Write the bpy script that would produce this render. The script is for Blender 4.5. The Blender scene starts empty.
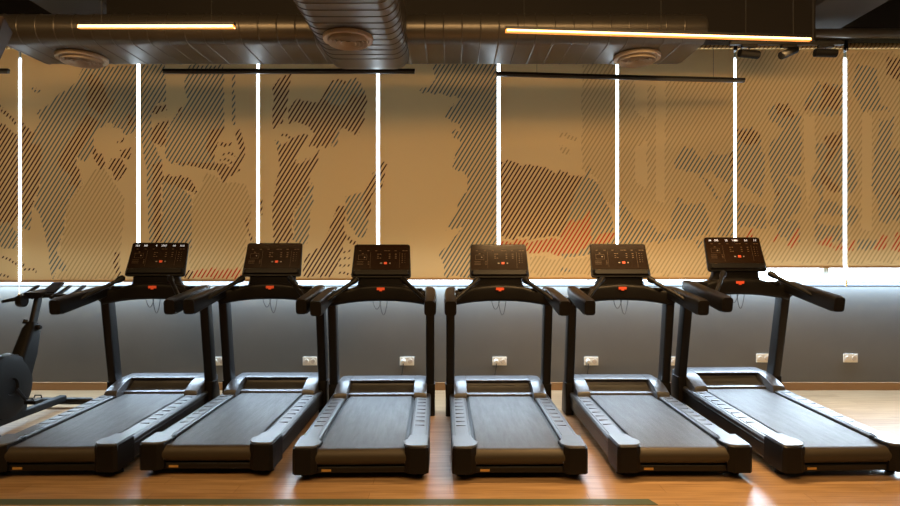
import bpy, bmesh, math, random
import numpy as np
from mathutils import Vector, Matrix
random.seed(4)
sc = bpy.context.scene
COL = sc.collection
PI = math.pi
# ------------------------------------------------------------------ camera, world, light, exposure
F = 585.0                                # focal length in pixels of a 900 px wide frame
HC = 1.44                                # camera height
cam_d = bpy.data.cameras.new('camera'); cam = bpy.data.objects.new('camera', cam_d); COL.objects.link(cam)
cam.location = (0, 0, HC); cam.rotation_euler = (PI/2, 0, 0)
cam_d.sensor_width = 36; cam_d.lens = F/900*36; cam_d.clip_start = .05; cam_d.clip_end = 200
sc.camera = cam
sc.view_settings.view_transform = 'Standard'; sc.view_settings.look = 'None'
sc.view_settings.gamma = 1; sc.view_settings.use_curve_mapping = False
sc.view_settings.exposure = 0.0
w = bpy.data.worlds.new('world'); sc.world = w; w.use_nodes = True
bg = w.node_tree.nodes['Background']; bg.inputs[0].default_value = (.76, .88, 1, 1); bg.inputs[1].default_value = 14.0

def area(name, loc, rot, sx, sy, power, color, spread=PI):
    d = bpy.data.lights.new(name, 'AREA'); d.shape = 'RECTANGLE'; d.size = sx; d.size_y = sy
    d.energy = power; d.color = color; d.spread = spread
    o = bpy.data.objects.new(name, d); COL.objects.link(o); o.location = loc; o.rotation_euler = rot
    return o
WARM = (1, .60, .25)
area('room_light', (0, 1.6, 3.95), (.65, 0, 0), 9, .8, 200, WARM)
area('room_light', (0, .3, 3.95), (.6, 0, 0), 9, 1.1, 145, WARM)
area('strip_light', (-2.0, 3.99, 2.975), (0, 0, 0), 1.07, .03, 34, WARM, math.radians(125))
area('strip_light', (1.50, 4.16, 2.975), (0, 0, .076), 2.2, .03, 68, WARM, math.radians(125))
# added lamp behind the blinds, in place of daylight down the window wall
area('window_light', (0, 6.10, 1.20), (math.radians(20), 0, 0), 11.5, .05, 250, (.50, .73, 1))
# daylight low through the strip of window under the blinds
area('window_light', (.3, 6.30, 1.30), (math.radians(-62), 0, 0), 11.5, .25, 450, (.70, .85, 1))

area('window_light', (4.75, 6.30, 1.33), (math.radians(-62), 0, 0), 3.2, .28, 80, (.70, .85, 1))  # extra lamp added to brighten floor and treadmill near the raised blinds
# ------------------------------------------------------------------ materials
def mat(name, color, rough=.5, metal=0, emit=None, estr=0, spec=.5, bump=0, bscale=60, var=0, vscale=8, coat=0):
    m = bpy.data.materials.new(name); m.use_nodes = True
    nt = m.node_tree; p = nt.nodes['Principled BSDF']
    p.inputs['Base Color'].default_value = (*color, 1); p.inputs['Roughness'].default_value = rough
    p.inputs['Metallic'].default_value = metal; p.inputs['Specular IOR Level'].default_value = spec
    p.inputs['Coat Weight'].default_value = coat
    if emit: p.inputs['Emission Color'].default_value = (*emit, 1); p.inputs['Emission Strength'].default_value = estr
    tc = nt.nodes.new('ShaderNodeTexCoord')
    if var:
        n = nt.nodes.new('ShaderNodeTexNoise'); n.inputs['Scale'].default_value = vscale; n.inputs['Detail'].default_value = 5
        nt.links.new(tc.outputs['Object'], n.inputs['Vector'])
        r = nt.nodes.new('ShaderNodeMixRGB'); r.blend_type = 'MIX'
        r.inputs[1].default_value = (*[c*(1-var) for c in color], 1); r.inputs[2].default_value = (*[min(1, c*(1+var)) for c in color], 1)
        nt.links.new(n.outputs['Fac'], r.inputs[0]); nt.links.new(r.outputs[0], p.inputs['Base Color'])
    if bump:
        n2 = nt.nodes.new('ShaderNodeTexNoise'); n2.inputs['Scale'].default_value = bscale; n2.inputs['Detail'].default_value = 3
        nt.links.new(tc.outputs['Object'], n2.inputs['Vector'])
        b = nt.nodes.new('ShaderNodeBump'); b.inputs['Strength'].default_value = bump; b.inputs['Distance'].default_value = .003
        nt.links.new(n2.outputs['Fac'], b.inputs['Height']); nt.links.new(b.outputs[0], p.inputs['Normal'])
    return m
M = {}
M['black'] = mat('black_plastic', (.006, .0055, .0055), .42, spec=.22, bump=.15, bscale=200)
M['black_metal'] = mat('black_powder_coat', (.006, .006, .0065), .36, .0, spec=.35, bump=.1, bscale=300)
M['gloss'] = mat('gloss_console', (.016, .008, .004), .16, spec=.35, bump=.0, var=.1)
M['rubber'] = mat('rubber', (.006, .006, .006), .6, spec=.2, bump=.2)
M['cover'] = mat('grey_cover', (.085, .088, .095), .36, .35, bump=.12, bscale=250, var=.1)
M['rail'] = mat('dark_rail', (.030, .031, .034), .36, .2, bump=.1, bscale=250)
M['pad'] = mat('silver_pad', (.115, .12, .13), .40, .5, bump=.1, bscale=250, var=.08)
M['belt'] = mat('belt', (.036, .034, .032), .42, bump=.5, bscale=260, var=.35, vscale=7)
M['roller'] = mat('roller', (.035, .027, .016), .55, var=.1)
M['red'] = mat('orange_red', (.55, .06, .02), .5, emit=(1, .12, .03), estr=.25, var=.05)
M['mark'] = mat('print_mark', (.09, .055, .028), .5, var=.05)
M['mark_grey'] = mat('print_mark_grey', (.25, .25, .25), .5, var=.05)
M['digit'] = mat('lit_digit', (.8, .85, 1), .5, emit=(.85, .93, 1), estr=.95, var=.01)
M['gold'] = mat('brass_label', (.55, .33, .10), .4, .3, var=.05)
M['wall'] = mat('grey_wall', (.125, .122, .112), .62, bump=.25, bscale=9, var=.12, vscale=2.2)
M['dark_wall'] = mat('dark_wall', (.10, .09, .08), .8, var=.1)
M['ceil'] = mat('dark_ceiling', (.010, .008, .007), .85, bump=.3, var=.2, vscale=1.5)
M['beam'] = mat('concrete_beam', (.06, .052, .045), .85, bump=.3, var=.15, vscale=3)
M['frame'] = mat('window_frame', (.10, .105, .11), .45, .3, var=.05)
M['white'] = mat('white_plastic', (.72, .66, .55), .4, var=.03)
M['duct'] = mat('galvanised_duct', (.12, .11, .098), .36, .75, bump=.05, bscale=8, var=.12, vscale=5)
M['seam'] = mat('duct_seam', (.10, .095, .09), .5, .6, var=.1)
M['diffuser'] = mat('diffuser', (.58, .50, .40), .6, 0, var=.05)
M['led'] = mat('led_strip', (1, .7, .3), .5, emit=(1, .62, .28), estr=5.0, var=.01)
M['led_edge'] = mat('led_edge', (1, .5, .2), .5, emit=(1, .32, .05), estr=1.1, var=.01)
M['tape'] = mat('green_tape', (.055, .085, .060), .6, var=.15, vscale=25)
M['hem'] = mat('blind_hem', (.48, .33, .17), .7, var=.05)
M['wire'] = mat('wire', (.02, .02, .02), .5, var=.05)
M['speaker'] = mat('brown_case', (.025, .012, .006), .5, var=.15)

nt = M['belt'].node_tree; p_ = nt.nodes['Principled BSDF']; tc_ = nt.nodes.new('ShaderNodeTexCoord'); mp_ = nt.nodes.new('ShaderNodeMapping'); mp_.inputs['Scale'].default_value = (26, 3, 1)
n_ = nt.nodes.new('ShaderNodeTexNoise'); n_.inputs['Scale'].default_value = 1.6; n_.inputs['Detail'].default_value = 6; mr_ = nt.nodes.new('ShaderNodeMapRange')
mr_.inputs[1].default_value = .3; mr_.inputs[2].default_value = .7; mr_.inputs[3].default_value = .42; mr_.inputs[4].default_value = .52
nt.links.new(tc_.outputs['Object'], mp_.inputs[0]); nt.links.new(mp_.outputs[0], n_.inputs[0]); nt.links.new(n_.outputs[0], mr_.inputs[0]); nt.links.new(mr_.outputs[0], p_.inputs['Roughness'])
def floor_mat():
    m = bpy.data.materials.new('oak_laminate'); m.use_nodes = True; nt = m.node_tree; p = nt.nodes['Principled BSDF']; L = nt.links
    tc = nt.nodes.new('ShaderNodeTexCoord')
    br = nt.nodes.new('ShaderNodeTexBrick'); br.offset = .37; br.inputs['Scale'].default_value = 1
    br.inputs['Brick Width'].default_value = 1.3; br.inputs['Row Height'].default_value = .13; br.inputs['Mortar Size'].default_value = .0012
    br.inputs['Color1'].default_value = (.40, .265, .145, 1); br.inputs['Color2'].default_value = (.34, .215, .11, 1); br.inputs['Mortar'].default_value = (.12, .055, .02, 1)
    L.new(tc.outputs['Object'], br.inputs['Vector'])
    mp = nt.nodes.new('ShaderNodeMapping'); mp.inputs['Scale'].default_value = (1.2, 22, 1); L.new(tc.outputs['Object'], mp.inputs['Vector'])
    n = nt.nodes.new('ShaderNodeTexNoise'); n.inputs['Scale'].default_value = 2.2; n.inputs['Detail'].default_value = 6; n.inputs['Distortion'].default_value = .6
    L.new(mp.outputs[0], n.inputs['Vector'])
    cr = nt.nodes.new('ShaderNodeValToRGB'); cr.color_ramp.elements[0].position = .35; cr.color_ramp.elements[0].color = (.62, .58, .52, 1)
    cr.color_ramp.elements[1].position = .62; cr.color_ramp.elements[1].color = (1.1, 1.1, 1.1, 1); L.new(n.outputs['Fac'], cr.inputs[0])
    mx = nt.nodes.new('ShaderNodeMixRGB'); mx.blend_type = 'MULTIPLY'; mx.inputs[0].default_value = .75
    L.new(br.outputs['Color'], mx.inputs[1]); L.new(cr.outputs[0], mx.inputs[2]); L.new(mx.outputs[0], p.inputs['Base Color'])
    p.inputs['Roughness'].default_value = .37; p.inputs['Specular IOR Level'].default_value = .6
    b = nt.nodes.new('ShaderNodeBump'); b.inputs['Strength'].default_value = .12; b.inputs['Distance'].default_value = .002
    L.new(n.outputs['Fac'], b.inputs['Height']); L.new(b.outputs[0], p.inputs['Normal'])
    return m
M['floor'] = floor_mat()

def blind_mat():
    m = bpy.data.materials.new('printed_blind_fabric'); m.use_nodes = True; nt = m.node_tree; L = nt.links
    for n in list(nt.nodes): nt.nodes.remove(n)
    out = nt.nodes.new('ShaderNodeOutputMaterial')
    geo = nt.nodes.new('ShaderNodeNewGeometry'); sp = nt.nodes.new('ShaderNodeSeparateXYZ'); L.new(geo.outputs['Position'], sp.inputs[0])
    def mth(op, a, b=None):
        n = nt.nodes.new('ShaderNodeMath'); n.operation = op
        for i, v in enumerate((a, b)):
            if v is None: continue
            if isinstance(v, (int, float)): n.inputs[i].default_value = v
            else: L.new(v, n.inputs[i])
        return n.outputs[0]
    u = mth('SUBTRACT', sp.outputs['X'], mth('MULTIPLY', sp.outputs['Z'], 1/1.6))
    fr = mth('FRACT', mth('ADD', mth('DIVIDE', u, .0435), 1000))
    stripe = mth('LESS_THAN', fr, .38)
    at = nt.nodes.new('ShaderNodeVertexColor'); at.layer_name = 'print'
    on = mth('MULTIPLY', stripe, mth('GREATER_THAN', at.outputs['Alpha'], .5))
    tc = nt.nodes.new('ShaderNodeTexCoord'); nz = nt.nodes.new('ShaderNodeTexNoise'); nz.inputs['Scale'].default_value = 240
    L.new(tc.outputs['Object'], nz.inputs['Vector'])
    fab = nt.nodes.new('ShaderNodeMixRGB'); fab.inputs[1].default_value = (.58, .415, .195, 1); fab.inputs[2].default_value = (.66, .475, .225, 1); L.new(nz.outputs['Fac'], fab.inputs[0])
    mx = nt.nodes.new('ShaderNodeMixRGB'); L.new(on, mx.inputs[0]); L.new(fab.outputs[0], mx.inputs[1]); L.new(at.outputs['Color'], mx.inputs[2])
    d = nt.nodes.new('ShaderNodeBsdfDiffuse'); t = nt.nodes.new('ShaderNodeBsdfTranslucent')
    L.new(mx.outputs[0], d.inputs[0]); L.new(mx.outputs[0], t.inputs[0])
    ms = nt.nodes.new('ShaderNodeMixShader'); ms.inputs[0].default_value = .018
    L.new(d.outputs[0], ms.inputs[1]); L.new(t.outputs[0], ms.inputs[2]); L.new(ms.outputs[0], out.inputs[0])
    return m
M['blind'] = blind_mat()
def glass_mat():
    m = bpy.data.materials.new('window_glass'); m.use_nodes = True; nt = m.node_tree; L = nt.links
    for n in list(nt.nodes): nt.nodes.remove(n)
    out = nt.nodes.new('ShaderNodeOutputMaterial'); t = nt.nodes.new('ShaderNodeBsdfTransparent'); t.inputs[0].default_value = (.93, .96, .97, 1)
    g = nt.nodes.new('ShaderNodeBsdfGlossy'); g.inputs['Roughness'].default_value = .03
    ms = nt.nodes.new('ShaderNodeMixShader'); ms.inputs[0].default_value = .06
    L.new(t.outputs[0], ms.inputs[1]); L.new(g.outputs[0], ms.inputs[2]); L.new(ms.outputs[0], out.inputs[0]); return m
M['glass'] = glass_mat()

# ------------------------------------------------------------------ mesh helpers
def obj(name, bm, m, parent=None, bevel=0, smooth=True, seg=2):
    bmesh.ops.recalc_face_normals(bm, faces=bm.faces)
    me = bpy.data.meshes.new(name); bm.to_mesh(me); bm.free()
    for mm in (m if isinstance(m, (list, tuple)) else [m]): me.materials.append(mm)
    o = bpy.data.objects.new(name, me); COL.objects.link(o)
    if parent: o.parent = parent
    if smooth:
        for p in me.polygons: p.use_smooth = True
        try: me.set_sharp_from_angle(angle=math.radians(35))
        except Exception: pass
    if bevel:
        b = o.modifiers.new('bevel', 'BEVEL'); b.width = bevel; b.segments = seg; b.limit_method = 'ANGLE'; b.angle_limit = math.radians(40)
        b.harden_normals = True
    return o
def thing(name, label, cat, loc=(0, 0, 0), rotz=0, group=None):
    o = bpy.data.objects.new(name, None); COL.objects.link(o); o.location = loc; o.rotation_euler = (0, 0, rotz); o.empty_display_size = .1
    return tag(o, label, cat, group)
def tag(o, label, cat, group=None):
    o['label'] = label; o['category'] = cat
    if group: o['group'] = group
    return o
def struct(name, bm, m, parent=None, **k):
    o = obj(name, bm, m, parent, **k)
    if not parent: o['kind'] = 'structure'
    return o
def B(): return bmesh.new()
def box(bm, x0, x1, y0, y1, z0, z1, mi=0):
    v = [bm.verts.new((x, y, z)) for x in (x0, x1) for y in (y0, y1) for z in (z0, z1)]
    for f in ((0, 1, 3, 2), (4, 6, 7, 5), (0, 4, 5, 1), (2, 3, 7, 6), (0, 2, 6, 4), (1, 5, 7, 3)):
        fc = bm.faces.new([v[i] for i in f]); fc.material_index = mi
    return v
def rings(bm, rs, close=True, cap=True, mi=0):
    vs = [[bm.verts.new(p) for p in r] for r in rs]
    n = len(rs[0])
    for a, b in zip(vs, vs[1:]):
        for i in range(n):
            j = (i+1) % n
            if not close and j == 0: continue
            f = bm.faces.new((a[i], a[j], b[j], b[i])); f.material_index = mi
    if cap:
        for r in (vs[0], vs[-1]):
            try: bm.faces.new(r).material_index = mi
            except ValueError: pass
    return vs
def rrect(w, h, r, n=4):                 # rounded rectangle outline, centred
    pts = []; r = min(r, w/2-1e-4, h/2-1e-4)
    for cx, cy, a0 in ((w/2-r, h/2-r, 0), (-w/2+r, h/2-r, PI/2), (-w/2+r, -h/2+r, PI), (w/2-r, -h/2+r, 1.5*PI)):
        for k in range(n+1):
            a = a0+k*PI/2/n; pts.append((cx+r*math.cos(a), cy+r*math.sin(a)))
    return pts
def prism_x(bm, prof, x0, x1, mi=0):     # profile in (y, z)
    rings(bm, [[(x, p[0], p[1]) for p in prof] for x in (x0, x1)], mi=mi)
def prism_y(bm, prof, y0, y1, mi=0):     # profile in (x, z)
    rings(bm, [[(p[0], y, p[1]) for p in prof] for y in (y0, y1)], mi=mi)
def tube(bm, pts, rad, n=10, mi=0):
    pts = [Vector(p) for p in pts]; rad = rad if isinstance(rad, (list, tuple)) else [rad]*len(pts)
    rs = []; up = Vector((0, 0, 1))
    for i, p in enumerate(pts):
        t = (pts[min(i+1, len(pts)-1)]-pts[max(i-1, 0)]).normalized()
        a = t.cross(up)
        if a.length < .05: a = t.cross(Vector((1, 0, 0)))
        a.normalize(); b = t.cross(a).normalized()
        rs.append([p+(a*math.cos(2*PI*k/n)+b*math.sin(2*PI*k/n))*rad[i] for k in range(n)])
    rings(bm, rs, mi=mi)
def sweep_rect(bm, pts, ws, hs, r=.02, n=4, horizontal=True):   # rounded-rect sections perpendicular to a path in the YZ / XY sense
    pts = [Vector(p) for p in pts]; rs = []
    for i, p in enumerate(pts):
        t = (pts[min(i+1, len(pts)-1)]-pts[max(i-1, 0)]).normalized()
        s = t.cross(Vector((0, 0, 1)))
        if s.length < .3: s = Vector((1, 0, 0))
        s.normalize(); u = s.cross(t).normalized()
        rs.append([p+s*a+u*b for a, b in rrect(ws[i], hs[i], r, n)])
    rings(bm, rs)
def lathe(bm, prof, n=32, M4=Matrix(), mi=0):   # profile (r, z) around z
    rings(bm, [[M4 @ Vector((r*math.cos(2*PI*k/n), r*math.sin(2*PI*k/n), z)) for k in range(n)] for r, z in prof], mi=mi)
def text_bm(bm, s, size, M4):
    cu = bpy.data.curves.new('t', 'FONT'); cu.body = s; cu.size = size; cu.extrude = 0; cu.resolution_u = 2
    cu.align_x = 'CENTER'; cu.align_y = 'CENTER'; cu.offset = -size*.005
    o = bpy.data.objects.new('t', cu); COL.objects.link(o)
    bpy.context.view_layer.update()
    me = bpy.data.meshes.new_from_object(o.evaluated_get(bpy.context.evaluated_depsgraph_get()))
    me.transform(M4); bm.from_mesh(me); bpy.data.meshes.remove(me); bpy.data.objects.remove(o); bpy.data.curves.remove(cu)
def copy_tree(o, parent=None, skip=()):
    c = o.copy(); COL.objects.link(c); c.parent = parent
    for ch in list(o.children):
        if ch.name.split('.')[0] in skip: continue
        copy_tree(ch, c)
    return c

# ------------------------------------------------------------------ the room
XL, XR, YB, YW, ZC = -6.06, 6.54, -4.5, 6.15, 4.15
SILL, HEAD = 1.105, 3.58
def sbox(name, m, *a, **k):
    bm = B(); box(bm, *a); return struct(name, bm, m, **k)
sbox('floor', M['floor'], XL, XR, YB, YW, -.1, 0)
sbox('ceiling', M['ceil'], XL, XR, YB, YW+.3, ZC, ZC+.15)
sbox('wall_left', M['dark_wall'], XL-.15, XL, YB, YW+.3, -.1, ZC)
sbox('wall_right', M['dark_wall'], XR, XR+.15, YB, YW+.3, -.1, ZC)
sbox('wall_back', M['dark_wall'], XL, XR, YB-.15, YB, -.1, ZC)
bm = B(); box(bm, XL, XR, YW, YW+.25, -.1, SILL); 
struct('wall_front', bm, M['wall'])
sbox('trim_4', M['ceil'], XL, XR, YW, YW+.25, HEAD, ZC)      # dark header above the windows
bm = B(); box(bm, XL, XR, YW-.018, YW, 0, .084)
M['skirting'] = mat('wood_skirting', (.30, .17, .07), .45, var=.15, vscale=3)
struct('baseboard_front', bm, M['skirting'], bevel=.004)
sbox('trim_1', M['frame'], XL, XR, YW-.005, YW+.05, SILL-.012, SILL+.005, bevel=.002)     # dark metal sill lip
# windows: mullions 1.26 m apart
x = XL; i = 1
while x < XR-.1:
    bm = B(); x1 = x+1.26; y0, y1 = YW+.10, YW+.16
    box(bm, x, x+.03, y0, y1, SILL, HEAD); box(bm, x1-.03, x1, y0, y1, SILL, HEAD)
    box(bm, x+.03, x1-.03, y0, y1, SILL, SILL+.035); box(bm, x+.03, x1-.03, y0, y1, HEAD-.05, HEAD)
    wo = struct('window_%d' % i, bm, M['frame'])
    g = B(); box(g, x+.03, x1-.03, y0+.025, y0+.035, SILL+.035, HEAD-.05); obj('window_pane', g, M['glass'], wo, smooth=False)
    x = x1; i += 1
# ceiling beams running away from the camera
def beam(n, x0, x1, z0): sbox('trim_%d' % n, M['beam'], x0, x1, YB, YW, z0, ZC, bevel=.01)
beam(2, 3.43, 4.02, 3.75); beam(3, -3.85, -3.2, 3.75)

sbox('trim_5', M['ceil'], -3.1, 3.3, 5.28, 5.40, 3.36, ZC)      # dark board added above the duct to keep light off the blind tops
# floor tape
bm = B(); box(bm, XL+.02, 1.19, 3.345, 3.42, .0, .0025); t_ = bm.verts
for v in bm.verts:
    if v.co.x > 1 and v.co.y > 3.4: v.co.x -= .03
tag(obj('floor_tape', bm, M['tape'], smooth=False), 'long grey-green tape strip on the wooden floor in front of the treadmills', 'tape')

# ------------------------------------------------------------------ roller blinds with the hatched print
YBL = 6.02
def wx(px): return (px-450)*YBL/F
def wz(py): return HC-(py-253)*YBL/F
D_, BL, T_, R_, E_ = (.045, .013, .010), (.105, .130, .110), (.41, .29, .13), (.42, .035, .008), None
P = []      # (blind index, colour, polygon in photo coordinates of the blind plane)
def p(i, c, *q): P.append((i, c, q))
p(0, D_, (0,106),(17,122),(17,127),(0,112)); p(0, D_, (-60,123),(0,123),(14,132),(19,137),(19,215),(8,229),(-60,232))
p(0, BL, (-60,228),(8,222),(18,232),(16,248),(0,246),(-60,240)); p(0, D_, (0,252),(17,262),(17,265),(0,256)); p(0, D_, (0,273),(10,275),(10,277),(0,276))
p(1, T_, (78,189),(93,170),(102,167),(112,179),(125,198),(122,236),(119,279),(57,279),(63,265),(59,255),(65,231),(66,208))
p(1, BL, (84,65),(137,65),(137,130),(127,137),(120,128),(109,124),(98,128),(93,137),(95,150),(86,164),(77,157),(75,170),(41,170),(40,146),(30,141),(34,130),(41,121),(36,112),(55,96),(75,82),(82,69))
p(1, D_, (89,75),(102,80),(107,98),(115,100),(103,116),(87,104)); p(1, D_, (87,114),(98,121),(82,146),(75,164),(70,170),(57,170),(59,153),(70,135))
p(1, D_, (20,120),(35,133),(30,141),(41,146),(42,170),(20,170)); p(1, D_, (116,140),(125,137),(125,143),(117,144)); p(1, D_, (120,151),(131,147),(130,158),(121,158))
p(1, D_, (91,150),(102,152),(106,163),(104,170),(97,165)); p(1, D_, (111,160),(122,158),(128,170),(108,170)); p(1, D_, (127,113),(135,117),(133,127),(128,124))
p(1, BL, (32,88),(41,90),(40,93),(32,91)); p(1, BL, (23,205),(32,210),(30,231),(20,226))
p(1, BL, (40,165),(59,165),(74,179),(84,177),(78,189),(69,198),(65,212),(63,234),(57,253),(67,267),(64,272),(57,267),(53,278),(50,274),(49,255),(45,234),(40,215),(33,205),(39,191))
p(1, D_, (20,165),(40,165),(39,186),(33,203),(24,222),(20,218)); p(1, D_, (59,165),(76,165),(82,172),(77,186),(69,187),(71,177))
p(1, D_, (109,165),(127,165),(127,170),(116,183),(112,172)); p(1, D_, (115,253),(120,253),(118,262),(122,275),(117,277),(113,266))
p(1, D_, (22,265),(36,268),(36,271),(22,268))
p(2, T_, (197,193),(206,172),(230,184),(246,184),(253,208),(246,243),(244,270),(190,270),(190,212))
p(2, BL, (141,64),(165,64),(166,100),(153,105),(151,121),(153,141),(163,162),(149,170),(145,164),(139,123))
p(2, BL, (188,64),(224,64),(224,121),(225,130),(215,146),(215,169),(180,166),(165,160),(165,144),(167,130),(176,116),(188,100),(184,87))
p(2, D_, (153,106),(166,104),(167,111),(153,113)); p(2, D_, (169,115),(165,141),(159,146),(151,139),(152,128),(160,123)); p(2, D_, (176,109),(183,107),(180,115))
p(2, D_, (212,130),(226,128),(219,139),(217,146),(213,162),(205,146)); p(2, D_, (234,130),(240,129),(246,150),(238,170),(213,170),(215,164),(233,164),(240,150))
p(2, D_, (220,153),(235,153),(233,156),(220,156)); p(2, D_, (220,159),(235,159),(233,162),(220,162)); p(2, D_, (219,142),(233,143),(232,147),(219,146))
p(2, BL, (232,64),(235,64),(235,126),(232,126)); p(2, D_, (152,163),(163,162),(162,170),(149,170)); p(2, BL, (146,165),(154,165),(161,243),(149,243))
p(2, D_, (153,165),(163,165),(162,179),(161,243),(154,243),(153,189)); p(2, BL, (163,182),(182,189),(191,196),(192,250),(161,250))
p(2, D_, (162,174),(190,178),(198,191),(195,193),(182,189),(163,182)); p(2, D_, (173,163),(218,163),(218,169),(204,169)); p(2, D_, (213,165),(237,165),(241,172),(230,176),(224,183))
p(2, R_, (193,271),(242,269),(242,279),(191,279)); p(2, D_, (186,271),(193,271),(191,279),(184,279)); p(2, D_, (256,204),(248,220),(248,227),(254,242),(251,242),(245,224))
p(3, D_, (288,73),(292,73),(283,125),(272,127),(273,103),(273,86))
p(3, D_, (298,99),(314,101),(320,101),(330,81),(359,80),(367,97),(366,110),(359,136),(342,127),(331,143),(325,147),(309,149),(314,132),(298,121),(288,123),(288,110))
p(3, BL, (331,84),(359,80),(366,93),(350,97),(340,108),(325,101)); p(3, D_, (277,147),(294,136),(309,135),(298,153),(292,170),(280,170)); p(3, D_, (298,170),(307,160),(320,151),(314,170))
p(3, BL, (275,140),(281,140),(279,151)); p(3, D_, (281,132),(293,136),(291,139),(281,135)); p(3, BL, (336,128),(340,124),(338,142),(330,150))
p(3, D_, (281,165),(312,165),(308,189),(293,212),(292,243),(273,243),(272,201)); p(3, BL, (312,182),(314,186),(312,208),(307,243),(293,243),(294,212))
p(3, D_, (338,205),(345,205),(344,243),(333,276),(302,276),(304,258),(319,246),(326,236)); p(3, BL, (345,196),(366,189),(371,203),(366,238),(359,238),(346,220))
p(3, D_, (372,172),(379,165),(377,185),(371,195),(371,214),(366,220),(364,195)); p(3, D_, (343,232),(360,243),(355,245),(342,237)); p(3, D_, (259,203),(263,198),(262,214),(259,212))
for k, yy in enumerate((248, 256, 264, 272)): p(3, D_, (340-k, yy), (352, yy+2), (352, yy+4.5), (340-k, yy+2.5))
p(4, BL, (432,62),(497,62),(497,170),(453,170),(455,150),(462,141),(450,135),(461,128),(445,116),(449,108),(462,98),(445,95),(418,91),(436,80),(433,69))
p(4, BL, (454,165),(497,165),(497,277),(444,277),(444,265),(438,253),(451,243),(463,229),(444,229),(457,210),(457,201),(467,189),(467,176)); p(4, D_, (379,161),(387,163),(382,189),(379,190))
p(5, T_, (582,64),(616,64),(616,208),(605,200),(597,180),(582,170)); p(5, T_, (560,132),(577,136),(577,140),(560,138)); p(5, T_, (560,147),(571,147),(569,153),(560,153))
p(5, T_, (530,258),(596,258),(596,275),(530,275)); p(5, BL, (580,177),(597,182),(611,212),(616,243),(600,255),(562,258),(562,238))
p(5, D_, (500,161),(531,165),(583,177),(571,206),(564,238),(500,238)); p(5, R_, (500,241),(559,240),(571,220),(577,220),(590,210),(592,243),(578,253),(530,255),(526,250),(500,250))
p(5, BL, (583,177),(590,165),(593,165),(588,182)); p(5, BL, (560,267),(571,269),(570,272),(560,272)); p(5, R_, (594,243),(601,235),(616,232),(613,240),(597,247))
p(6, T_, (619,80),(635,80),(635,110),(647,118),(647,140),(635,146),(635,180),(647,190),(647,85),(656,85),(656,200),(665,205),(665,80),(735,80),(735,275),(650,275),(619,244))
p(6, BL, (682,147),(693,148),(699,157),(705,163),(712,153),(723,157),(727,155),(735,145),(735,184),(716,179),(712,170),(700,176),(686,172),(675,168),(675,159))
p(6, D_, (729,155),(735,153),(735,172),(730,170)); p(6, BL, (618,196),(636,222),(650,220),(659,236),(669,227),(678,198),(690,206),(704,203),(710,222),(710,236),(648,244),(618,244))
p(6, BL, (731,184),(735,180),(735,236),(716,236),(721,210)); p(6, BL, (702,176),(709,182),(721,200),(719,202),(706,186)); p(6, BL, (694,241),(704,243),(698,250))
p(7, T_, (735,50),(845,50),(845,262),(735,262)); p(7, E_, (804,116),(815,116),(815,165),(808,210),(804,165))
p(7, BL, (767,109),(775,102),(789,105),(794,118),(801,113),(799,128),(803,147),(799,160),(768,160),(770,144),(784,130),(769,118)); p(7, D_, (775,102),(787,103),(794,113),(793,119),(777,113))
p(7, BL, (818,83),(843,85),(843,113),(825,116),(804,109),(806,99)); p(7, D_, (825,85),(843,90),(839,109),(818,109)); p(7, D_, (804,109),(811,98),(813,102),(806,109))
p(7, BL, (735,130),(752,128),(761,135),(761,160),(735,160)); p(7, D_, (735,131),(760,131),(758,142),(744,144)); p(7, BL, (815,144),(843,135),(843,160),(817,160)); p(7, D_, (824,135),(843,132),(843,149),(826,147))
p(7, BL, (735,150),(765,150),(765,181),(761,197),(742,186),(735,169)); p(7, BL, (769,150),(801,150),(801,174),(786,176),(801,188),(801,214),(787,219),(787,224),(768,224),(775,197),(770,171))
p(7, D_, (775,194),(779,190),(779,196)); p(7, BL, (825,150),(843,150),(843,195),(825,186),(822,200),(843,204),(843,214),(823,214),(815,226),(813,221),(820,197),(811,181))
p(7, D_, (827,150),(839,150),(823,172),(841,190),(835,195),(820,182)); p(7, BL, (735,202),(766,207),(766,228),(735,226)); p(7, BL, (777,222),(800,222),(800,243),(777,238)); p(7, BL, (815,224),(843,224),(843,243),(815,238))
for q in (((737,235),(740,230),(739,236)), ((745,240),(753,229),(752,240)), ((771,242),(778,231),(777,240)), ((785,247),(799,229),(797,246)), ((817,243),(832,231),(832,247)), ((833,249),(843,238),(842,249))): p(7, R_, *q)
p(8, T_, (845,52),(1000,52),(1000,262),(845,262)); p(8, E_, (862,112),(872,115),(872,230),(862,230))
p(8, BL, (857,66),(876,66),(879,87),(880,104),(891,111),(863,111),(852,90)); p(8, D_, (887,59),(900,54),(960,60),(960,83),(900,83),(886,73)); p(8, BL, (880,121),(895,118),(890,156),(874,156))
p(8, BL, (848,142),(854,160),(848,160)); p(8, BL, (847,150),(854,150),(858,186),(854,195),(847,193)); p(8, BL, (876,150),(960,150),(960,224),(879,221),(877,200),(871,186))
p(8, D_, (883,166),(887,158),(887,166)); p(8, D_, (891,194),(899,183),(899,198)); p(8, BL, (847,207),(858,207),(858,219),(847,228)); p(8, BL, (857,240),(876,238),(876,246),(857,250))
for q in (((847,250),(855,238),(854,251)), ((874,250),(880,236),(888,236),(886,250)), ((891,250),(897,233),(920,236),(920,253))): p(8, R_, *q)

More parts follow.
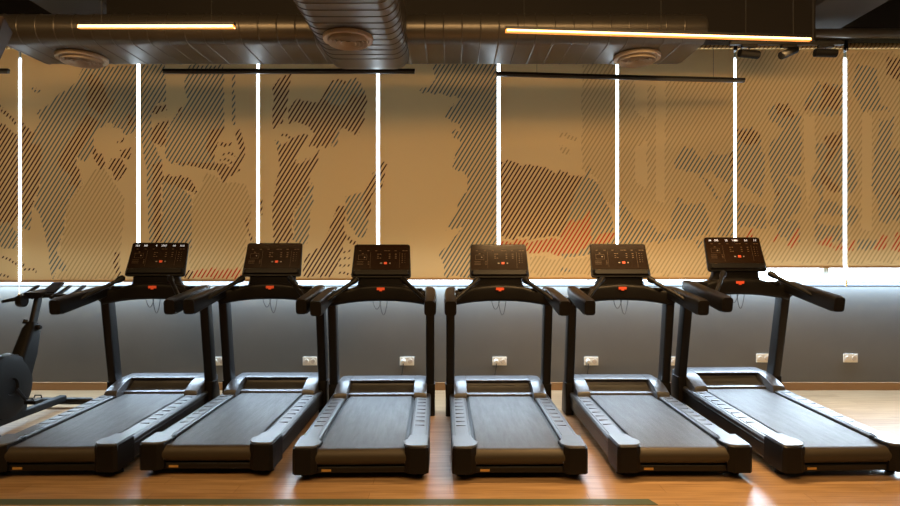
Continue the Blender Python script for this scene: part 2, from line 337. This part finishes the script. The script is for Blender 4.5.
def inside(X, Y, poly):
    r = np.zeros(X.shape, bool); n = len(poly)
    for i in range(n):
        x0, y0 = poly[i]; x1, y1 = poly[(i+1) % n]
        if y0 == y1: continue
        c = ((y0 > Y) != (y1 > Y)) & (X < (x1-x0)*(Y-y0)/(y1-y0)+x0); r ^= c
    return r
bl_px = [(-102, 18.5, 281), (21.4, 136.9, 281), (140.0, 256.7, 280.3), (259.5, 376.5, 279.5), (379.6, 497.2, 279), (500.2, 616.0, 278.5), (618.6, 733.7, 278.5), (736.2, 843.3, 267), (846.9, 965, 267)]
bl_lab = ['printed roller blind at the left edge of the window wall, cut by the frame',
 'roller blind with raised-arm figures in grey hatching, second window panel from left',
 'roller blind with a short row of red strokes along its bottom hem',
 'roller blind with the largest dark brown hatched figures, below the end of the crossing duct',
 'mostly plain tan roller blind with grey-green hatching along its right side only',
 'roller blind with big brown hatched block above a red band',
 'roller blind with faint tan hatching and a low blue-grey skyline, left of the raised blind',
 'raised roller blind with several small hatched heads, behind the rightmost treadmill',
 'raised roller blind at the right edge, cut by the frame, dark hatching at its top']
TOP = wz(49)
for i, (a, b, yb) in enumerate(bl_px):
    x0, x1, z0, z1 = wx(a), wx(b), wz(yb), TOP
    t = thing('roller_blind', bl_lab[i], 'blind', ((x0+x1)/2, YBL, z0), 0, 'printed roller blinds on the window wall')
    nx, nz = int((x1-x0)/.0125), int((z1-z0)/.0125)
    gx = np.linspace(x0, x1, nx+1); gz = np.linspace(z0, z1, nz+1)
    GX, GZ = np.meshgrid(gx, gz)
    PX, PY = GX*F/YBL+450, 253-(GZ-HC)*F/YBL
    # ragged dashed ends of the print
    colr = np.zeros(GX.shape+(4,)); colr[..., :3] = (.5, .36, .2)
    rng = np.random.RandomState(i+3)
    sid = np.floor((GX-GZ/1.6)/.0435).astype(int); jit = rng.uniform(-2.2, 2.2, 4000)[(sid % 4000)]
    for (bi, c, poly) in P:
        if bi != i: continue
        k = inside(PX+jit*.25, PY+jit, poly)
        if c is None: colr[k, 3] = 0
        else: colr[k, :3] = c; colr[k, 3] = 1
    verts = np.stack([GX.ravel()-(x0+x1)/2, np.zeros(GX.size), GZ.ravel()-z0], 1)
    idx = np.arange(GX.size).reshape(GX.shape)
    faces = np.stack([idx[:-1, :-1].ravel(), idx[:-1, 1:].ravel(), idx[1:, 1:].ravel(), idx[1:, :-1].ravel()], 1)
    me = bpy.data.meshes.new('blind_fabric'); me.from_pydata(verts.tolist(), [], faces.tolist())
    ca = me.color_attributes.new('print', 'FLOAT_COLOR', 'POINT'); ca.data.foreach_set('color', colr.reshape(-1).astype(np.float32))
    me.materials.append(M['blind']); o = bpy.data.objects.new('blind_fabric', me); COL.objects.link(o); o.parent = t
    h = (x1-x0)/2
    bm = B(); box(bm, -h, h, -.008, .008, -.012, .012); obj('hem_bar', bm, M['hem'], t, bevel=.004)
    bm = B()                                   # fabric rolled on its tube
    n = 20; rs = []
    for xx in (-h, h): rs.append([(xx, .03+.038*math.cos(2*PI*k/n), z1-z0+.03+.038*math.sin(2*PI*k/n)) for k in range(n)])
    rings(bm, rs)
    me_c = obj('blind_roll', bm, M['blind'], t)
    ca = me_c.data.color_attributes.new('print', 'FLOAT_COLOR', 'POINT')
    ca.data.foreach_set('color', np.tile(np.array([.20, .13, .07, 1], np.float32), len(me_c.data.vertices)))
    bm = B(); box(bm, -h-.006, -h+.001, -.02, .13, z1-z0-.02, z1-z0+.09); obj('bracket', bm, M['black'], t)
    bm = B(); box(bm, h-.001, h+.006, -.02, .13, z1-z0-.02, z1-z0+.09); obj('bracket', bm, M['black'], t)
    # pull cord with its wooden bead, hanging in the gaps at both far ends
    if i in (0, 7):
        bm = B(); tube(bm, [(h+.02, -.02, z1-z0), (h+.02, -.02, -.12)], .0022, 6); obj('pull_cord', bm, M['white'], t)
        bm = B(); tube(bm, [(h+.02, -.02, -.12), (h+.02, -.02, -.14), (h+.02, -.02, -.19), (h+.02, -.02, -.20)], [.005, .011, .009, .004], 10); obj('cord_weight', bm, M['gold'], t)

# ------------------------------------------------------------------ ducts
def oval(w, h, n=10):                     # flat-oval outline
    return rrect(w, h, h/2-.0005, n)
t = thing('air_duct', 'galvanised duct run along the window wall with a wide branch coming towards the camera', 'duct', (0, 4.9, 3.22))
X0, X1 = -3.55, 2.02
bm = B(); rs = []
for xx, s in ((X0, .90), (X0+.0, 1), (X1-.03, 1), (X1, .96)): rs.append([(xx, a*s, b*s) for a, b in oval(.68, .24)])
rings(bm, rs); obj('duct_shell', bm, M['duct'], t)
bm = B(); xx = X0+.02; 
while xx < X1-.05:
    a = [(xx-.006, y*1.003, z*1.006) for y, z in oval(.68, .24)]; m_ = [(xx, y*1.012, z*1.03) for y, z in oval(.68, .24)]; b = [(xx+.006, y*1.003, z*1.006) for y, z in oval(.68, .24)]
    rings(bm, [a, m_, b], cap=False); xx += .145
obj('duct_seam', bm, M['duct'], t)
t2 = t; OX, OY, OZ = -.68, -4.9, -.02
bm = B(); rs = []
for yy, s in ((-1.0, 1), (4.62, 1), (4.90, 1), (4.97, .985), (5.0, .95)): rs.append([(OX+a*s, OY+yy, OZ+b*s) for a, b in rrect(.68, .40, .12, 8)])
rings(bm, rs); obj('branch_duct', bm, M['duct'], t2)
bm = B(); yy = 2.6
while yy < 4.75:
    a = [(OX+x_*1.002, OY+yy-.005, OZ+z_*1.003) for x_, z_ in rrect(.68, .40, .12, 8)]; m_ = [(OX+x_*1.012, OY+yy, OZ+z_*1.02) for x_, z_ in rrect(.68, .40, .12, 8)]; b = [(OX+x_*1.002, OY+yy+.005, OZ+z_*1.003) for x_, z_ in rrect(.68, .40, .12, 8)]
    rings(bm, [a, m_, b], cap=False); yy += .105
obj('duct_seam', bm, M['duct'], t2)
def diffuser(x, y, z, d, lab):
    t = thing('air_diffuser', lab, 'diffuser', (x, y, z), 0, 'round ceiling diffusers')
    R = d/2
    bm = B(); lathe(bm, [(R*.80, .0), (R*.84, -.012), (R*.98, -.014), (R, -.004), (R, .012)], 40); obj('rim', bm, M['diffuser'], t)
    for k, r in enumerate((.70, .54, .38, .22)):
        bm = B(); lathe(bm, [(R*r, -.004), (R*(r+.09), -.036), (R*(r+.105), -.036), (R*(r+.03), .0)], 36); obj('ring', bm, M['diffuser'], t)
    bm = B(); lathe(bm, [(.001, -.012), (R*.14, -.012), (R*.16, -.004), (R*.82, .001), (R*.82, .004)], 36); obj('core', bm, M['rubber'], t)
diffuser((82-450)*4.95/F, 4.95, 3.085, .395, 'round diffuser under the left stretch of the long duct')
diffuser(-.735, 4.22, 2.985, .36, 'round diffuser under the crossing spiral duct, top centre')
diffuser((637-450)*4.93/F, 4.93, 3.085, .385, 'round diffuser under the right end of the long duct')
bm = B(); tube(bm, [(3.35, 5.75, 3.60), (XR-.05, 5.75, 3.60)], .045, 14)
tag(obj('pipe', bm, M['duct']), 'thin grey pipe under the ceiling in the top right corner', 'pipe')

# ------------------------------------------------------------------ strip lights, rails and spotlights
def linear(name, a, b, lab, cat, lit, group, hang=(.15, .85), wz_=.026, wy=.035):
    a, b = Vector(a), Vector(b); L = (b-a).length; c = (a+b)/2; ang = math.atan2(b.y-a.y, b.x-a.x)
    t = thing(name, lab, cat, c, ang, group)
    bm = B(); box(bm, -L/2, L/2, -wy/2, wy/2, -wz_*.2, wz_*.6); obj('housing', bm, M['black_metal'], t, bevel=.003)
    bm = B(); box(bm, -L/2+.004, L/2-.004, -wy/2+.003, wy/2-.003, -wz_*.95, -wz_*.2)
    obj('diffuser_strip', bm, M['led_edge'] if lit else M['frame'], t)
    if lit: bm = B(); box(bm, -L/2+.012, L/2-.012, -wy/2-.002, wy/2+.002, -wz_*.72, -wz_*.30); obj('led_core', bm, M['led'], t)
    for h in hang:
        xx = -L/2+L*h; bm = B(); tube(bm, [(xx, 0, wz_*.8), (xx, 0, ZC-a.z)], .0018, 6); obj('hanging_wire', bm, M['wire'], t)
    return t
linear('linear_light', (-2.537, 3.99, 3.0), (-1.466, 3.99, 2.995), 'glowing warm linear light hanging at the upper left', 'light', True, 'lit warm linear lights')
linear('linear_light', (.383, 4.07, 3.0), (2.615, 4.24, 3.0), 'long glowing warm linear light at the upper right', 'light', True, 'lit warm linear lights', (.06, .5, .94))
linear('linear_light', (-2.63, 5.36, 3.112), (-.32, 5.36, 3.107), 'black unlit linear light hanging before the blinds, left of centre', 'light', False, 'unlit black linear lights', (.12, .88))
linear('linear_light', (.42, 5.36, 3.112), (2.80, 5.56, 3.058), 'black unlit linear light hanging before the blinds, right of centre', 'light', False, 'unlit black linear lights', (.16, .87))
linear('linear_light', (-5.6, 5.36, 3.112), (-4.04, 5.36, 3.112), 'end of a black unlit linear light at the left edge', 'light', False, 'unlit black linear lights', (.3, .9))
bm = B(); box(bm, 2.08, 2.92, 4.33, 4.37, 2.985, 3.01)
tk = tag(obj('light_track', bm, M['black_metal'], bevel=.003), 'short black ceiling track carrying three spotlights, upper right', 'track')
bm = B(); tube(bm, [(2.2, 4.35, 3.01), (2.2, 4.35, ZC)], .002, 6); tube(bm, [(2.7, 4.35, 3.01), (2.7, 4.35, ZC)], .002, 6); obj('hanging_wire', bm, M['wire'], tk)
def spot(px, py, yaw, pitch, lab):
    x = (px-450)*4.35/F
    z = HC+(253-py)*4.35/F
    t = thing('spotlight', lab, 'spotlight', (x, 4.35, 2.985), 0, 'black track spotlights')
    bm = B(); box(bm, -.055, .055, -.018, .018, -.02, 0); obj('adapter', bm, M['black_metal'], t, bevel=.002)
    bm = B(); tube(bm, [(0, 0, -.02), (0, 0, z-2.985)], .006, 8); obj('stem', bm, M['black_metal'], t)
    bm = B(); R = Matrix.Translation((0, 0, z-2.985)) @ Matrix.Rotation(yaw, 4, 'Z') @ Matrix.Rotation(pitch, 4, 'Y') @ Matrix.Rotation(PI/2, 4, 'Y')
    lathe(bm, [(.001, -.078), (.027, -.078), (.030, -.074), (.030, .074), (.027, .078), (.026, .060), (.001, .058)], 24, R); obj('barrel', bm, M['rubber'], t)
spot(749, 54, .15, .05, 'left spotlight of three on the short track, barrel level')
spot(788.5, 52.5, .3, -.42, 'middle spotlight of three on the short track, barrel tilted up')
spot(825.5, 53, -.15, .08, 'right spotlight of three on the short track, above the last blind gap')
# cased box at the top left edge
bm = B(); box(bm, -.18, .18, -.15, .15, -.15, .12); 
for v in bm.verts:
    if v.co.z < 0: v.co.x *= .55; v.co.y *= .55
o = tag(obj('ceiling_speaker', bm, M['speaker'], bevel=.01), 'corner of a dark brown tapering box speaker hung at the upper left edge', 'speaker')
o.location = (-2.86, 3.5, 2.72); o.rotation_euler = (0, 0, .5)
bm = B(); tube(bm, [(0, 0, .12), (0, 0, ZC-2.70)], .008, 8); obj('mount', bm, M['black_metal'], o)

# ------------------------------------------------------------------ wall sockets
sock_lab = {219: 'wall socket between the two leftmost treadmills', 310: 'wall socket seen between the second and third treadmills from left', 407: 'wall socket seen over the third treadmill from left, plug and cord in it',
            499.5: 'wall socket seen over the fourth treadmill from left, plug and cord in it', 591: 'wall socket seen over the fifth treadmill from left, plug and cord in it',
            677: 'wall socket half hidden between the two rightmost treadmills', 763: 'wall socket beside the right post of the rightmost treadmill', 850: 'unused wall socket at far right, free of any treadmill'}
for px, lab in sock_lab.items():
    z = HC-(361-253)*YW/F if px < 700 else HC-(358-253)*YW/F
    t = thing('wall_socket', lab, 'socket', ((px-450)*YW/F, YW, z), 0, 'white sockets low on the window wall')
    bm = B(); box(bm, -.075, .075, -.012, .0, -.045, .045); obj('cover_plate', bm, M['white'], t, bevel=.004)
    for s in (-1, 1):
        bm = B(); lathe(bm, [(.001, 0), (.022, 0), (.025, .003), (.026, .006)], 20, Matrix.Translation((s*.036, -.018, 0)) @ Matrix.Rotation(-PI/2, 4, 'X')); obj('outlet', bm, M['diffuser'] if s > 0 else M['white'], t)
    if px in (407, 499.5, 591):
        bm = B(); lathe(bm, [(.001, -.03), (.018, -.028), (.021, -.015), (.021, .012)], 16, Matrix.Translation((-.036, -.025, 0)) @ Matrix.Rotation(-PI/2, 4, 'X')); 
        pl = obj('plug', bm, M['white'], t)
        bm = B(); tube(bm, [(-.036, -.04, -.01), (-.036, -.05, -.04), (-.045, -.05, -.10), (-.06, -.05, -.19), (-.07, -.06, -.278)], .0045, 8); obj('cord', bm, M['wire'], t)

# ------------------------------------------------------------------ treadmill
def make_treadmill():
    t = bpy.data.objects.new('treadmill', None); COL.objects.link(t); t.empty_display_size = .1
    # belt with its roller turn at the rear
    bm = B(); prof = [(1.50, .196), (.075, .196)]
    for k in range(1, 9):
        a = PI/2+k*PI/8*1.0; prof.append((.075+.052*math.cos(a)*.95, .144+.052*math.sin(a)))
    prof += [(1.50, .092), (1.50, .10), (.08, .10)]
    for k in range(8, 0, -1):
        a = PI/2+k*PI/8; prof.append((.075+.044*math.cos(a)*.95, .144+.044*math.sin(a)))
    prof += [(.075, .188), (1.50, .188)]
    rings(bm, [[(x, q[0], q[1]) for q in prof] for x in (-.266, .266)], cap=False)
    b = obj('running_belt', bm, M['belt'], t)
    bm = B(); tube(bm, [(-.285, .073, .144), (.285, .073, .144)], .0525, 20); obj('rear_roller', bm, M['roller'], t)
    bm = B(); box(bm, -.30, .30, .10, 1.45, .12, .185); obj('deck', bm, M['black'], t)
    bm = B(); box(bm, -.33, .33, .045, .10, .045, .085); rb = obj('rear_crossbar', bm, M['black_metal'], t, bevel=.006)
    bm = B(); box(bm, -.25, -.19, .041, .046, .056, .070); obj('small_label', bm, M['gold'], rb)
    for s in (-1, 1):
        # black side frame
        prof = [(.30, .045), (.405, .045), (.425, .07), (.428, .165), (.30, .165)]
        bm = B(); prism_y(bm, [(s*x, z) for x, z in prof], .10, 1.62); obj('side_frame', bm, M['black_metal'], t, bevel=.006)
        prof = [(.294, .165), (.430, .165), (.432, .192), (.420, .205), (.305, .210), (.294, .203)]
        bm = B(); prism_y(bm, [(s*x, z) for x, z in prof], .16, 1.52); obj('foot_rail', bm, M['rail'], t, bevel=.004)
        # paler tread panel with raised cross ribs
        bm = B(); prism_y(bm, [(s*x, z) for x, z in ((.315, .206), (.402, .204), (.402, .2085), (.315, .2125))], .22, 1.36)
        for k in range(8):
            y = .50+k*.105; box(bm, min(s*.325, s*.392), max(s*.325, s*.392), y, y+.016, .208, .2145)
        obj('tread_pad', bm, M['pad'], t, bevel=.0015, seg=1)
        # rear end cap
        bm = B()
        outl = [(.275, .10), (.275, .03), (.31, .0), (.408, .0), (.428, .02), (.434, .22), (.284, .22), (.284, .17), (.262, .155)]
        rs = [[(s*x, y, z) for x, y in outl] for z in (.05, .18)]
        rs += [[(s*(.36+(x-.36)*.985), .11+(y-.11)*.97, .213) for x, y in outl], [(s*(.36+(x-.36)*.93), .11+(y-.11)*.90, .218) for x, y in outl]]
        rings(bm, rs); obj('end_cap', bm, [M['black']], t, bevel=.004)
        # the silver-topped plate on the cap
        bm = B(); ol2 = [(.262, .12), (.266, .06), (.29, .025), (.33, .012), (.406, .012), (.420, .025), (.427, .24), (.30, .24), (.288, .16)]
        rs = [[(s*x, y, .2185) for x, y in ol2], [(s*(.36+(x-.36)*.97), .13+(y-.13)*.96, .2255) for x, y in ol2]]
        rings(bm, rs); obj('cap_plate', bm, M['cover'], t, bevel=.002, seg=1)
        bm = B(); tube(bm, [(s*.283, .028, .12), (s*.283, .04, .12)], [.012, .012], 12); obj('bolt', bm, M['pad'], t)
        bm = B(); lathe(bm, [(.001, 0), (.03, 0), (.026, .02), (.012, .05)], 14, Matrix.Translation((s*.37, .14, 0))); obj('foot', bm, M['rubber'], t)
    # motor cover: back hood, scooped lip, two side lobes
    bm = B()
    prism_x(bm, [(1.42, .10), (1.42, .212), (1.43, .214), (1.49, .220), (1.53, .230), (1.56, .244), (1.58, .264), (1.585, .285), (1.545, .298), (1.55, .306), (1.56, .309), (1.74, .308), (1.79, .290), (1.80, .22), (1.80, .06), (1.5, .06)], -.285, .285)
    for s in (-1, 1):
        rs = []
        for xx, k in ((.285, 1.0), (.33, 1.0), (.375, .985), (.395, .94)):
            rs.append([(s*xx, y, .06+(z-.06)*k) for y, z in ((1.31, .10), (1.31, .215), (1.325, .245), (1.40, .275), (1.50, .302), (1.56, .309), (1.74, .308), (1.79, .290), (1.80, .22), (1.80, .06), (1.4, .06))])
        rings(bm, rs)
    mc = obj('motor_cover', bm, M['cover'], t, bevel=.006)
    bm = B(); rs = []
    for z, k in ((.304, 1), (.3075, .9)): rs.append([(.075*k*math.cos(a*PI/12), 1.63+.022*k*math.sin(a*PI/12), z) for a in range(24)])
    rings(bm, rs); obj('oval_badge', bm, M['pad'], mc)
    # posts
    for s in (-1, 1):
        bm = B(); rs = []
        for z, yc, a, b in ((.0, 1.58, .075, .19), (.16, 1.565, .075, .19), (.27, 1.548, .080, .13), (.285, 1.545, .086, .115)):
            rs.append([(s*.428+x, yc+y, z) for x, y in rrect(a, b, .012, 2)])
        rings(bm, rs); obj('post_bracket', bm, M['black'], t, bevel=.003, seg=1)
        bm = B(); rs = []
        for z, yc in ((.28, 1.545), (1.03, 1.43)): rs.append([(s*.424+x, yc+y, z) for x, y in rrect(.074, .115, .014, 3)])
        rings(bm, rs); obj('upright_post', bm, M['black_metal'], t)
        bm = B(); rs = []
        for z, yc, a, b in ((.995, 1.437, .078, .11), (1.02, 1.43, .11, .14), (1.05, 1.42, .11, .16)): rs.append([(s*.424+x, yc+y, z) for x, y in rrect(a, b, .02, 3)])
        rings(bm, rs); obj('post_collar', bm, M['black'], t)
        # handrail towards the runner
        bm = B()
        sweep_rect(bm, [(s*.415, 1.47, 1.100), (s*.425, 1.34, 1.092), (s*.432, 1.10, 1.062), (s*.430, .78, 1.026), (s*.429, .735, 1.021)], [.075, .088, .092, .092, .082], [.085, .10, .112, .125, .112], .022)
        obj('handrail', bm, M['black'], t)
        # inclined control stalk
        bm = B(); tube(bm, [(s*.395, 1.00, 1.06), (s*.36, 1.04, 1.09), (s*.235, 1.21, 1.185), (s*.215, 1.235, 1.203), (s*.197, 1.262, 1.218), (s*.190, 1.272, 1.223)], [.012, .017, .017, .027, .026, .010], 12)
        obj('control_stalk', bm, M['black'], t)
        # cup recess lid between handrail and bridge
        bm = B(); lathe(bm, [(.045, 0), (.05, .01), (.043, .016), (.038, .012), (.036, -.02), (.001, -.02)], 20, Matrix.Translation((s*.315, 1.385, 1.118))); obj('cup_holder', bm, M['black'], t)
    # bridge under the console
    bm = B(); rs = []
    for x in [-.43, -.40, -.34, -.27, -.20, -.12, 0, .12, .20, .27, .34, .40, .43]:
        u = abs(x)/.43; zt = 1.16-.055*u**1.5+(.0 if u > .55 else .01); zb = 1.025-.045*u**2.2; yc = 1.44-.03*u; dp = .15-.02*u
        rs.append([(x, yc+a, (zt+zb)/2+b) for a, b in rrect(dp, zt-zb, .03, 4)])
    rings(bm, rs); br = obj('console_bridge', bm, M['black'], t)
    bm = B(); rs = []
    for z, yc, w_ in ((1.13, 1.455, .46), (1.165, 1.455, .42), (1.20, 1.45, .40), (1.25, 1.455, .41)): rs.append([(x, yc+y, z) for x, y in rrect(w_, .09, .03, 3)])
    rings(bm, rs); obj('console_neck', bm, M['black'], t)
    # red safety tag and cord below the bridge
    bm = B(); box(bm, -.034, .034, 1.353, 1.363, 1.121, 1.143); box(bm, -.012, .012, 1.350, 1.357, 1.112, 1.125); obj('safety_tag', bm, M['red'], t, bevel=.002)
    bm = B()
    for x0, x1, d in ((-.07, .0, .075), (-.01, .055, .125)):
        tube(bm, [(x0+(x1-x0)*k/12, 1.385, 1.03-d*math.sin(PI*k/12)**.8) for k in range(13)], .0028, 6)
    obj('safety_cord', bm, M['wire'], t)
    # console: local panel space, x right, y up the panel, z towards the runner
    TL = math.radians(24)
    C = Matrix.Translation((0, 1.46, 1.370)) @ Matrix.Rotation(PI/2-TL, 4, 'X')
    def panel(pts, z0, z1, bm):
        rings(bm, [[C @ Vector((x, y, z)) for x, y in pts] for z in (z0, z1)])
    bm = B(); pts = [(x*(1+.03*(-y/.16)), y) for x, y in rrect(.505, .318, .022, 4)]
    rings(bm, [[C @ Vector((x*s, y*s, z)) for x, y in pts] for z, s in ((-.040, .90), (-.022, .985), (.0, 1), (.008, .985))])
    con = obj('console', bm, M['black'], t)
    bm = B(); panel([(x, y+.032) for x, y in rrect(.490, .236, .012, 3)], .0075, .0095, bm); obj('display_glass', bm, M['gloss'], con)
    bm = B(); rings(bm, [[C @ Vector((x, y-.118, z)) for x, y in rrect(w_, h_, .012, 3)] for z, w_, h_ in ((.006, .50, .058), (.030, .46, .040))]); obj('reading_ledge', bm, M['black'], con, bevel=.003)
    bm = B()
    def mk(x0, y0, w_, h_):
        vs = [bm.verts.new(C @ Vector(q)) for q in ((x0, y0, .0102), (x0+w_, y0, .0102), (x0+w_, y0+h_, .0102), (x0, y0+h_, .0102))]; bm.faces.new(vs)
    rnd = random.Random(7)
    for x in (-.20, -.13, -.06, .02, .05, .11, .18, .205): mk(x, .092, .018 if x != .02 else .026, .004)
    for (x, y) in ((-.175, .062), (-.04, .058), (-.02, .058), (.06, .058), (.115, .058), (-.04, .02), (-.02, .02), (.06, .02), (.115, .02), (-.04, .038), (.06, .038), (.115, .038)): mk(x, y, .014, .006)
    for k in range(5): mk(.175, .06-k*.02, .008, .005); mk(.200, .06-k*.02, .005, .004)
    for k in range(3): mk(-.215, -.012-.014*k, .055, .0025); mk(-.12, -.012-.014*k, .012, .004)
    for a in ((-.205, .052, .075, .0015), (-.205, .008, .075, .0015), (-.205, .008, .0015, .044), (-.131, .008, .0015, .0455), (-.1, -.07, .0015, .15), (.155, -.07, .0015, .15)): mk(*a)
    mk(-.205, -.105, .024, .010); mk(-.06, -.107, .08, .003); mk(.17, -.102, .012, .006)
    for v in list(bm.verts)[-12:]: v.co += (C.to_3x3() @ Vector((0, 0, .017)))
    obj('printed_marks', bm, M['mark'], con, smooth=False)
    bm = B(); mk(-.155, .028, .010, .007); mk(-.012, -.030, .016, .010); mk(.066, -.030, .012, .010); obj('grey_buttons', bm, M['mark_grey'], con, smooth=False)
    bm = B(); panel([(x+.034, y-.025) for x, y in rrect(.026, .020, .003, 2)], .0095, .0125, bm); obj('stop_button', bm, M['red'], con)
    return t, C
tm0, CM = make_treadmill()
def digits(tm, groups, lab):
    con = [c for c in tm.children if c.name.startswith('console') and not c.name.startswith('console_')][0]
    bm = B()
    for s, x in groups: text_bm(bm, s, .024, CM @ Matrix.Translation((x, .125, .0108)) @ Matrix.Shear('XZ', 4, (0, 0)) )
    o = obj('lit_digits', bm, M['digit'], con, smooth=False); o['label'] = 'row of glowing white digits'
# rear-centre x, rear y, x at the posts, incline
T = [(-2.545, 3.70, -2.571, .6, 'treadmill at far left beside the exercise bike, white digits lit on its display'),
     (-1.565, 3.735, -1.565, .5, 'black treadmill with dark display, second from left'),
     (-.562, 3.665, -.600, 0, 'black treadmill with dark display, third from left, just left of centre'),
     (.442, 3.665, .427, 0, 'black treadmill with dark display, third from right, just right of centre'),
     (1.488, 3.69, 1.488, .2, 'black treadmill with dark display, second from right'),
     (2.530, 3.70, 2.475, 2.4, 'treadmill at far right with raised front, white digits lit on its display')]
tms = []
for i, (xr, yr, xp, inc, lab) in enumerate(T):
    o = tm0 if i == 0 else copy_tree(tm0)
    yaw = -math.atan2(xp-xr, 1.55)
    o.rotation_mode = 'XYZ'; o.rotation_euler = (math.radians(inc), 0, yaw); o.location = (xr, yr, 0)
    tag(o, lab, 'treadmill', 'row of black treadmills facing the windows'); tms.append(o)
digits(tms[0], [('10:1', -.195), ('100', -.125), ('0', -.03), ('2707', .035), ('04', .125), ('15:0', .195)], '')
digits(tms[5], [('04', -.20), ('593', -.145), ('25', -.055), ('1:886', .02), ('5.1', .12), ('1:7', .20)], '')

# ------------------------------------------------------------------ exercise bike at the left edge
t = thing('exercise_bike', 'black indoor cycling bike at the left edge, handlebars towards the window', 'bike', (-3.60, 4.86, 0), 0)
bm = B(); sweep_rect(bm, [(0, -.5, .09), (0, .58, .09)], [.07, .07], [.06, .06], .012); obj('base_beam', bm, M['rubber'], t)
for y in (-.52, .60):
    bm = B(); tube(bm, [(-.27, y, .06), (-.25, y, .06), (.25, y, .06), (.27, y, .06)], [.02, .032, .032, .02], 14); st = obj('stabiliser_foot', bm, M['black_metal'], t)
    for s in (-1, 1):
        bm = B(); lathe(bm, [(.001, 0), (.028, 0), (.028, .015), (.012, .035)], 14, Matrix.Translation((s*.23, y, 0))); obj('levelling_pad', bm, M['rubber'], st)
bm = B(); R = Matrix.Translation((0, -.14, .36)) @ Matrix.Rotation(PI/2, 4, 'Y')
lathe(bm, [(.001, -.075), (.20, -.07), (.255, -.05), (.27, 0), (.255, .05), (.20, .07), (.07, .072), (.06, .055), (.001, .055)], 40, R); obj('flywheel_cover', bm, M['rubber'], t)
bm = B(); sweep_rect(bm, [(0, .0, .12), (0, .02, .42), (0, .10, .60), (0, .17, .78), (0, .19, .84)], [.09, .12, .12, .11, .07], [.15, .20, .18, .13, .09], .035); obj('head_tube', bm, M['rubber'], t)
bm = B(); sweep_rect(bm, [(0, .07, .56), (0, -.2, .60), (0, -.50, .70)], [.05, .05, .05], [.06, .05, .05], .015); obj('top_tube', bm, M['black_metal'], t)
bm = B(); sweep_rect(bm, [(0, -.18, .12), (0, -.42, .55), (0, -.52, .82)], [.07, .07, .05], [.09, .09, .06], .02); obj('seat_tube', bm, M['black_metal'], t)
bm = B(); rs = []
for y, w_ in ((-.70, .16), (-.66, .26), (-.55, .22), (-.42, .09), (-.36, .05)): rs.append([(x, y, .87+z) for x, z in rrect(w_, .06, .028, 4)])
rings(bm, rs); obj('saddle', bm, M['rubber'], t)
bm = B(); sweep_rect(bm, [(0, .19, .84), (0, .26, 1.06)], [.042, .042], [.06, .06], .01); obj('handlebar_post', bm, M['black_metal'], t)
bm = B(); lathe(bm, [(.001, 0), (.022, 0), (.024, .02), (.015, .035), (.001, .036)], 14, Matrix.Translation((.05, .17, .80)) @ Matrix.Rotation(PI/2, 4, 'Y')); tube(bm, [(-.045, .13, .86), (-.02, .15, .85)], [.02, .02], 10); obj('adjusting_knob', bm, M['black'], t)
bm = B(); sweep_rect(bm, [(0, .18, 1.075), (0, .36, 1.10)], [.15, .12], [.05, .04], .018)
tube(bm, [(-.17, .06, 1.03), (-.12, .14, 1.045), (-.05, .22, 1.06), (.05, .24, 1.065), (.15, .24, 1.07), (.27, .20, 1.07), (.32, .12, 1.07)], [.013, .017, .018, .018, .018, .017, .013], 12)
for x in (-.13, .0, .16, .29): tube(bm, [(x, .18, 1.055), (x, .30, 1.085), (x, .42, 1.135), (x, .45, 1.14)], [.015, .016, .016, .010], 12)
obj('handlebar', bm, M['black'], t)
bm = B(); R = Matrix.Translation((.08, .34, 1.125)) @ Matrix.Rotation(math.radians(30), 4, 'X')
rings(bm, [[R @ Vector((x, y, z)) for x, y in rrect(.105, .16, .012, 3)] for z in (0, .014)]); obj('monitor', bm, M['black'], t)
bm = B(); lathe(bm, [(.001, -.03), (.05, -.025), (.055, 0), (.05, .025), (.001, .03)], 20, Matrix.Translation((-.06, .14, 1.03)) @ Matrix.Rotation(PI/2, 4, 'Y')); obj('bottle_holder', bm, M['black'], t)
cs = []
for s, a in ((1, -.9), (-1, -.9+PI)):
    dx, dz = math.cos(a)*.165, math.sin(a)*.165
    bm = B(); sweep_rect(bm, [(s*.085, -.12, .34), (s*.10, -.12+dx, .34+dz)], [.02, .018], [.032, .026], .008); ck = obj('crank', bm, M['black_metal'], t)
    bm = B(); box(bm, min(s*.105, s*.20), max(s*.105, s*.20), -.12+dx-.045, -.12+dx+.045, .34+dz-.015, .34+dz+.015)
    for k in (-1, 1): tube(bm, [(s*.12, -.12+dx+k*.045, .34+dz+.01), (s*.13, -.12+dx+k*.05, .34+dz+.04), (s*.18, -.12+dx+k*.05, .34+dz+.04), (s*.19, -.12+dx+k*.045, .34+dz+.01)], .006, 8)
    obj('pedal', bm, M['black_metal'], ck, bevel=.004)
